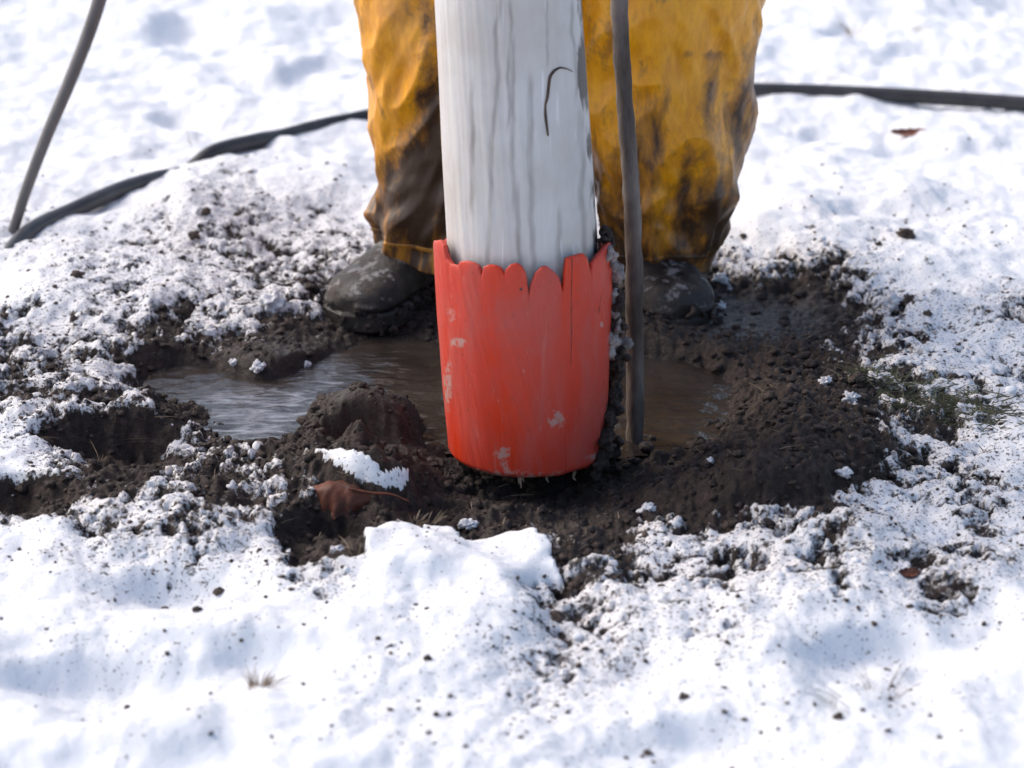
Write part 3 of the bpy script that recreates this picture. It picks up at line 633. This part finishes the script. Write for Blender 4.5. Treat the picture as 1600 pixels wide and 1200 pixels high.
def clumpy(name, pts, m, parent, voxel=0.0022, kind=None, seed=0):
    rg = np.random.default_rng(seed); V = []; F = []
    for c_, r_ in pts:
        for _ in range(6):
            o_ = rg.normal(size=3) * r_ * 0.45; rr = r_ * rg.uniform(0.35, 0.62); k0 = len(V)
            for v_ in ICO1:
                nn = 1 + 0.5 * mnoise.noise(Vector((v_ * 1.8 + c_ * 30 + o_ * 10).tolist())); V.append(c_ + o_ + v_ * rr * nn)
            F += (ICO1F + k0).tolist()
    o = mesh_obj(name, rel(V, parent), F, m, parent)
    r = o.modifiers.new('fuse', 'REMESH'); r.mode = 'VOXEL'; r.voxel_size = voxel; r.use_smooth_shade = True
    q_ = o.modifiers.new('smooth', 'SMOOTH'); q_.factor = 0.5; q_.iterations = 4
    tx = bpy.data.textures.new(name, 'CLOUDS'); tx.noise_scale = 0.009; tx.noise_depth = 3
    q_ = o.modifiers.new('rough', 'DISPLACE'); q_.texture = tx; q_.strength = 0.0045; q_.mid_level = 0.5
    return o
rr_ = random.Random(4)
for bo, ring, zb0 in BOOTS:
    pts = []
    for k_, q_ in enumerate(ring):
        if 10 < k_ < 80:
            for _ in range(2):
                if rr_.random() < 0.75: pts.append((np.array([q_[0] + rr_.uniform(-.006, .006), q_[1] + rr_.uniform(-.006, .006), zb0 + rr_.uniform(-.012, .030)]), rr_.uniform(.003, .009)))
    cc = clumpy('mud_crust', pts, m_soil, bo, 0.002, seed=9); cc['kind'] = 'stuff'
    for v_ in cc.data.vertices: v_.co -= worker.location
pts = [(onsleeve(u, v, 0.001), r_) for u, v, r_ in [(950, 396, .010), (953, 404, .014), (956, 414, .015), (957, 424, .015), (958, 434, .014), (960, 444, .011), (962, 455, .010), (963, 466, .011), (962, 478, .011), (960, 490, .010), (959, 502, .012), (960, 512, .015), (961, 522, .017), (961, 534, .018), (960, 546, .016), (959, 556, .013), (958, 566, .010)]]
c1 = clumpy('pale_crust', pts, m_crust, pole, 0.002, seed=3)
pts = [(onsleeve(960, v, 0.004 + 0.010 * rr_.random()), 0.006 + 0.007 * rr_.random()) for v in range(440, 640, 14)] + \
      [(onsleeve(np.interp(v, [560, 650, 740], [957, 948, 925]), v, 0.003 + 0.008 * rr_.random()), 0.008 + 0.008 * rr_.random()) for v in range(570, 742, 9)] + \
      [(onsleeve(950 + 6 * rr_.random(), v, 0.022 * rr_.random()), 0.011) for v in range(690, 744, 7)]
clumpy('mud_crust', pts, m_soil, pole, 0.002, seed=5)
pts = [(np.array([axx(zt(v)) + 0.118 + dx, PY + dy, zt(v)]), r_) for v, dx, dy, r_ in [(352, 0.002, -0.01, .008), (362, 0.005, 0, .012), (374, 0.006, 0.0, .012), (388, 0.004, -0.01, .010), (366, -0.002, -0.02, .008)]]
clumpy('mud_plug', pts, m_soil, pole, 0.002, seed=7)
# torn fibres hanging under the rim
for k_, (u, v, l_) in enumerate([(808, 738, .018), (812, 740, .022), (816, 738, .014), (856, 743, .010), (900, 742, .008)]):
    p_ = onsleeve(u, v, -0.003); V, F = tube([p_ + (0, 0, .006), p_ - (0.001 * k_ - .002, 0, l_ * .5), p_ - (-.002, 0.002, l_)], [.0028, .002, .0006], 6, 4)
    mesh_obj('fibre', rel(V, pole), F, m_grass_d, pole)

# ------------------------------------------------------------------ hoses and cable
def gp(u, v, up=0.0): p_ = on_ground(u, v); p_[2] += up; return p_
# black hose lying behind the worker, half buried on the left
pts = [(12, 392, -.016), (36, 370, -.008), (66, 351, -.005), (110, 332, -.004), (180, 302, -.003), (240, 279, -0.009), (290, 261, -.018), (335, 250, -.001), (400, 232, -.002), (440, 219, -.009), (500, 204, -.007), (575, 190, -.004), (700, 170, .010), (880, 152, .012), (1050, 146, .012), (1180, 148, .012), (1300, 151, .012), (1450, 158, .012), (1600, 168, .012), (1800, 184, .010), (2100, 215, .010)]
P = [np.array([*atz(u, v, 0.012)[:2], 0]) for u, v, e in pts]
for p_, (u, v, e) in zip(P, pts):
    p_[2] = float(np.mean(gz(p_[0] + np.linspace(-.12, .12, 9), p_[1] + np.zeros(9)))) + e
zz_ = np.array([p_[2] for p_ in P]); es = np.array([e for _, _, e in pts]); base_ = zz_ - es
for _ in range(6): base_ = np.convolve(np.pad(base_, 1, 'edge'), [0.25, 0.5, 0.25], 'valid')
for p_, b_z, e in zip(P, base_, es): p_[2] = b_z + e + (0.001 if p_[0] > 0.3 else (0.013 if -0.62 < p_[0] < 0 else 0.004))
V, F = tube(P, 0.0155, 18, 10)
ho = mesh_obj('black_hose', V, F, m_hose); tag(ho, 'long black hose lying across the snow behind the worker, partly buried on the left', 'hose')
# grey hose dropping from upper left into the snow
g_ = gp(22, 362); a = aty(150, 0, g_[1] + 0.10); b2 = aty(60, 215, g_[1] + 0.04)
pts = [g_ + (-0.02, -0.01, -0.03), g_ + (-.002, 0, 0.0), aty(40, 300, g_[1] + .01), aty(72, 215, g_[1] + .03), aty(112, 120, g_[1] + .06), aty(146, 30, g_[1] + .09), aty(178, -80, g_[1] + .12), aty(210, -220, g_[1] + 0.15)]
V, F = tube(pts, [0.0095, 0.0095, 0.010, .011, .012, .0125, .0125, .0125], 16, 10)
tag(mesh_obj('grey_hose', V, F, m_ghose), 'thin grey hose hanging at the far left with its end in the snow', 'hose')
# muddy cable hanging down right of the pole into the pit
cy = -0.16
pts = [aty(u, v, cy) for u, v in [(955, -300), (962, -120), (967, 0), (973, 110), (982, 240), (989, 360), (991, 480), (992, 600), (992, 690), (990, 725)]]
V, F = tube(pts, [0.0120, 0.0120, 0.0120, .0122, .0125, .0125, .0128, .013, .0125, .012], 16, 16, 0.18)
tag(mesh_obj('muddy_cable', V, F, m_cable), 'muddy grey brown cable hanging upright between the pole and the right leg', 'cable')

# ------------------------------------------------------------------ leaves, clods, grass
def blade(p_, dx, dy, h, w_, bend):
    """a narrow three-sided blade"""
    p_ = np.array(p_); t_ = np.array([dx, dy, h]); s_ = np.cross(t_, (0.3, 1, 0.2)); s_ = s_ / (np.linalg.norm(s_) + 1e-9) * w_
    f_ = np.array([0, -w_ * 0.5, 0]); V = []
    for k_, ww in ((0, 1), (0.4, .85), (0.75, .55), (1, .08)):
        c_ = p_ + t_ * k_ + np.array([dx, dy, -h * 0.5]) * bend * k_ * k_
        V += [c_ - s_ * ww, c_ + f_ * ww, c_ + s_ * ww]
    F = []
    for k_ in range(3):
        o_ = k_ * 3
        F += [[o_, o_ + 1, o_ + 4, o_ + 3], [o_ + 1, o_ + 2, o_ + 5, o_ + 4], [o_ + 2, o_, o_ + 3, o_ + 5]]
    return V, F
def tuft(name, u, v, n, spread, h, w_, m, label, lean=(0, 0), group=None, seed=0, cat='grass'):
    rg = random.Random(seed); b0 = gp(u, v); V = []; F = []
    for _ in range(n):
        dx, dy = rg.uniform(-1, 1), rg.uniform(-1, 1); hh = h * rg.uniform(0.4, 1)
        v_, f_ = blade(b0 + np.array([dx * spread, dy * spread, -0.006]), (lean[0] + dx * 0.6) * hh, (lean[1] + dy * 0.6) * hh, hh, w_ * rg.uniform(.6, 1.2), rg.uniform(0, .8))
        k0 = len(V); V += v_; F += [[i + k0 for i in q_] for q_ in f_]
    V = np.array(V) - b0
    o = mesh_obj(name, V, F, m, smooth=False); o.location = b0; tag(o, label, cat, group); return o
tuft('grass_tuft', 404, 1072, 46, .008, .030, .0009, m_grass_d, 'small dead brown grass tuft in a snow hollow at lower left', (0.1, 0), seed=1)
tuft('grass_tuft', 412, 1070, 5, .004, .045, .0005, m_grass_d, 'few long thin stalks leaning right out of the lower left tuft', (1.0, 0), seed=2)
tuft('grass_tuft', 1380, 1085, 18, .018, .045, .0005, m_grass_d, 'sparse pale grass stalks in the snow at lower right', (0.2, 0), seed=3)
tuft('grass_tuft', 1330, 1100, 12, .022, .026, .0006, m_grass_g, 'faint greenish grass tips below the sparse stalks at lower right', (-1.2, 0), seed=4)
tuft('grass_tuft', 648, 816, 12, .007, .028, .0018, m_grass_d, 'pale straw tuft on the lip of the front snow bank', (0, 0), seed=5)
tuft('grass_tuft', 672, 815, 9, .008, .024, .0014, m_grass_d, 'thinner straw tuft right of the pale one on the snow lip', (0.5, 0), seed=6)
tuft('grass_tuft', 1333, 52, 7, .010, .055, .0016, m_grass_d, 'upright brown stalks in the snow above the hose at upper right', (-0.2, 0), seed=7)
tuft('grass_tuft', 1425, 48, 7, .010, .035, .0012, m_grass_d, 'leaning brown stalks furthest right above the hose', (1.2, 0), seed=8)
tuft('grass_tuft', 1190, 132, 14, .03, .040, .0007, m_grass_d, 'wispy stalks sticking up by the hose beside the right trouser leg', (0.8, 0), seed=9)
tuft('grass_tuft', 1283, 125, 4, .006, .045, .0007, m_grass_d, 'two fine stalks leaning right just above the hose', (1.2, 0), seed=19)
tuft('grass_tuft', 158, 722, 6, .004, .040, .0012, m_grass_d, 'single pale stalk standing in the left mud hollow', (0, 0), seed=10)
tuft('grass_tuft', 305, 222, 6, .010, .040, .0009, m_grass_d, 'brown stalk in the snow above the buried hose at left', (0.2, 0), seed=11)
tuft('grass_tuft', 1478, 642, 12, .010, .034, .0016, m_grass_d, 'upright straw tuft at the edge of the green grass patch', (-0.1, 0), seed=12)
tuft('grass_tuft', 560, 868, 10, .012, .030, .0015, m_grass_d, 'straw bits in the dark hollow under the snow lip', (0, 0), seed=13)
tuft('grass_tuft', 1225, 395, 14, .016, .020, .0008, m_grass_d, 'short stalks at the snow edge right of the right boot', (0.8, 0), seed=14)
# green grass patch
V = []; F = []; rg = random.Random(5)
for _ in range(1100):
    t_ = rg.random(); u = 1335 + 225 * t_ + rg.gauss(0, 14); v = np.interp(u, [1335, 1450, 1560], [615, 652, 665]) + rg.gauss(0, 13)
    q_ = atz(u, v, 0.0); q_[2] = float(gz(q_[0], q_[1])); hh = rg.uniform(.010, .028)
    v_, f_ = blade(q_ - (0, 0, .003), rg.uniform(-1.5, 1.5) * hh, rg.uniform(-1, 1) * hh, hh * .6, rg.uniform(.0006, .0013), rg.uniform(0, 1))
    k0 = len(V); V += v_; F += [[i + k0 for i in g2] for g2 in f_]
tag(mesh_obj('grass_patch', V, F, m_grass_g, smooth=False), 'flattened green and brown grass showing through the snow at right', 'grass', kind='stuff')
V = []; F = []
for _ in range(900):
    u = rg.uniform(0, 1600); v = rg.uniform(430, 860); q_ = atz(u, v, 0); c_ = float(gsample(C, q_[0], q_[1]))
    if c_ < 0.35 or 480 < u < 1150 and v < 720: continue
    q_[2] = float(gz(q_[0], q_[1])); hh = rg.uniform(.008, .022)
    v_, f_ = blade(q_ - (0, 0, .002), rg.uniform(-1.6, 1.6) * hh, rg.uniform(-1, 1) * hh, hh * .6, rg.uniform(.0004, .0009), rg.uniform(0, 1))
    k0 = len(V); V += v_; F += [[i + k0 for i in g2] for g2 in f_]
tag(mesh_obj('root_fibres', V, F, m_grass_d, smooth=False), 'fine roots and straw bits strewn through the churned soil', 'straw', kind='stuff')
# big curled leaf with its stem
def leaf(u, v, ln, wd, m, label, rot, curl, tilt, stem, seed, lift=.004):
    b0 = gp(u, v, lift); n1_, n2_ = 26, 17; V = []
    for i in range(n1_):
        t_ = i / (n1_ - 1); w_ = wd * (math.sin(math.pi * min(1, t_ * 0.93 + 0.04))**0.6) * (1 + 0.14 * math.sin(t_ * 26 + seed))
        for j in range(n2_):
            s_ = j / (n2_ - 1) * 2 - 1; x = (t_ - .5) * ln; y = s_ * w_
            zz = curl * wd * s_ * s_ + 0.35 * curl * ln * (t_ - .5)**2 * 2 + 0.12 * wd * mnoise.noise((t_ * 5 + seed, s_ * 2, 0)) + 0.0012 * abs(math.sin(t_ * 22 + abs(s_) * 5))
            V.append((x, y, zz))
    V = np.array(V); V2 = V + (0, 0, -0.0012); nV = len(V)
    F = gridfaces(n1_, n2_); b_idx = [j for j in range(n2_)] + [i * n2_ + n2_ - 1 for i in range(1, n1_)] + [(n1_ - 1) * n2_ + j for j in range(n2_ - 2, -1, -1)] + [i * n2_ for i in range(n1_ - 2, 0, -1)]
    rimF = [[b_idx[k_], b_idx[(k_ + 1) % len(b_idx)], b_idx[(k_ + 1) % len(b_idx)] + nV, b_idx[k_] + nV] for k_ in range(len(b_idx))]
    Mx = (Matrix.Rotation(rot, 3, 'Z') @ Matrix.Rotation(tilt[0], 3, 'X') @ Matrix.Rotation(tilt[1], 3, 'Y'))
    Mn = np.array(Mx); e = empty('dead_leaf', label, 'leaf', tuple(b0))
    mesh_obj('leaf_blade', np.concatenate([V, V2]) @ Mn.T, F.tolist() + (F[:, ::-1] + nV).tolist() + rimF, m, e)
    Vs, Fs = tube([np.array(q_) @ Mn.T for q_ in [(ln * .1, 0, .001), (ln * .5, 0, 0.0), (ln * .5 + stem * .5, .004, -.001), (ln * .5 + stem, -.002, -.003)]], [.0012, .0022, .0018, .0012], 8, 6)
    mesh_obj('stem', Vs, Fs, m, e); return e
leaf(535, 780, .085, .034, m_leaf, 'large curled reddish brown dead leaf half buried under the little snow patch', R(-12), -0.75, (R(28), R(8)), .055, 2, .016)
leaf(1418, 212, .070, .010, m_leaf_r, 'thin reddish dead leaf lying alone on the snow below the hose at right', R(8), 0.4, (R(30), 0), .02, 5, .003)
leaf(1420, 900, .030, .010, m_leaf, 'small brown leaf scrap in the muddy dip at lower right', R(20), 0.3, (R(10), 0), .01, 8, .002)
# separate soil clods and snow chunks big enough to point at
def clod(name, u, v, r_, m, label, cat, seed, group=None, flat=.75):
    b0 = gp(u, v); bm_ = bmesh.new(); bmesh.ops.create_icosphere(bm_, subdivisions=4, radius=1)
    for vt in bm_.verts:
        c_ = vt.co.copy(); k_ = 1 + .62 * mnoise.noise(c_ * 1.3 + Vector((seed * 3.1, 0, 0))) + .50 * mnoise.noise(c_ * 3.0 + Vector((0, seed, 0))) + 0.26 * mnoise.noise(c_ * 7)
        vt.co = c_ * k_ * r_; vt.co.z *= flat
    me = bpy.data.meshes.new(name); bm_.to_mesh(me); bm_.free(); me.materials.append(m)
    for pl in me.polygons: pl.use_smooth = True
    o = bpy.data.objects.new(name, me); COL.objects.link(o); o.location = b0 + np.array([0, 0, r_ * .3]); tag(o, label, cat, group); return o
CL = [(1418, 372, .015, 'round brown soil clod on clean snow right of the leg'), (1373, 384, .009, 'smaller dark clod just left of the round brown one'), (1162, 372, .008, 'lone dark clod on snow beside the right trouser hem'),
      (1420, 470, .015, 'dark clod at the tip of the muddy streak at right'), (1450, 492, .010, 'dark clod right of the muddy streak tip'), (1340, 598, .016, 'flat dark clod above the green grass patch'),
      (322, 335, .012, 'dark clod on the snow below the buried hose'), (372, 337, .010, 'second dark clod right of the one below the buried hose'), (302, 372, .014, 'reddish brown clod on the snow slope at left'),
      (122, 432, .015, 'dark clod in the speckled snow at far left'), (6, 495, .010, 'dark clod at the left edge of the photo'), (116, 500, .009, 'flat clod below the speckled snow at far left'),
      (668, 1032, .007, 'brown scrap on clean snow below the pit'), (1012, 1178, .007, 'dark scrap low on the snow at the bottom'), (1068, 1092, .008, 'dark clod on snow left of the lower right stalks'), (1310, 1122, .008, 'dark clod near the pale stalks at lower right'),
      (342, 928, .009, 'brown crumb in the snow hollow at lower left'), (308, 955, .008, 'grey crumb lying deepest in the lower left snow hollow'), (895, 925, .012, 'dark clod in the gully running down the front snow'), (870, 968, .014, 'biggest dark clod at the foot of the front gully')]
for k_, (u, v, r_, lb) in enumerate(CL): clod('soil_clod', u, v, r_ * (.66 if k_ else .95), m_soil_light, lb, 'clod', k_, 'soil clods lying on the snow')
SC = [(405, 585, .013, 'white snow chunk on the muddy ledge beside the puddle'), (480, 578, .008, 'small snow chunk nearest the puddle edge'), (366, 570, .008, 'snow chunk left end of the muddy ledge'), (1392, 478, .019, 'white snow chunk on the mud streak at right'), (1392, 508, .012, 'long snow chunk below the white one at right'),
      (428, 480, .022, 'large snow chunk in the mud left of the left boot'), (1110, 722, .006, 'tiny snow chunk on the dark heap right of the pole'), (1330, 625, .012, 'snow chunk between the grass patch and the dark heap'), (1318, 748, .011, 'snow chunk at the front of the dark heap'), (1290, 598, .010, 'snow chunk on top of the dark heap'),
      (527, 864, .009, 'little snow chunk inside the dark hollow'), (1125, 440, .014, 'snow wedge beside the right boot'), (1128, 480, .009, 'snow bit below the wedge beside the right boot'), (1012, 800, .013, 'rounded snow chunk at the front lip right of the pit'), (732, 828, .012, 'knob of snow on the front lip below the sleeve')]
for k_, (u, v, r_, lb) in enumerate(SC): clod('snow_chunk', u, v, r_ * .85, m_snow_chunk, lb, 'snow', k_ + 40, 'snow chunks among the mud')
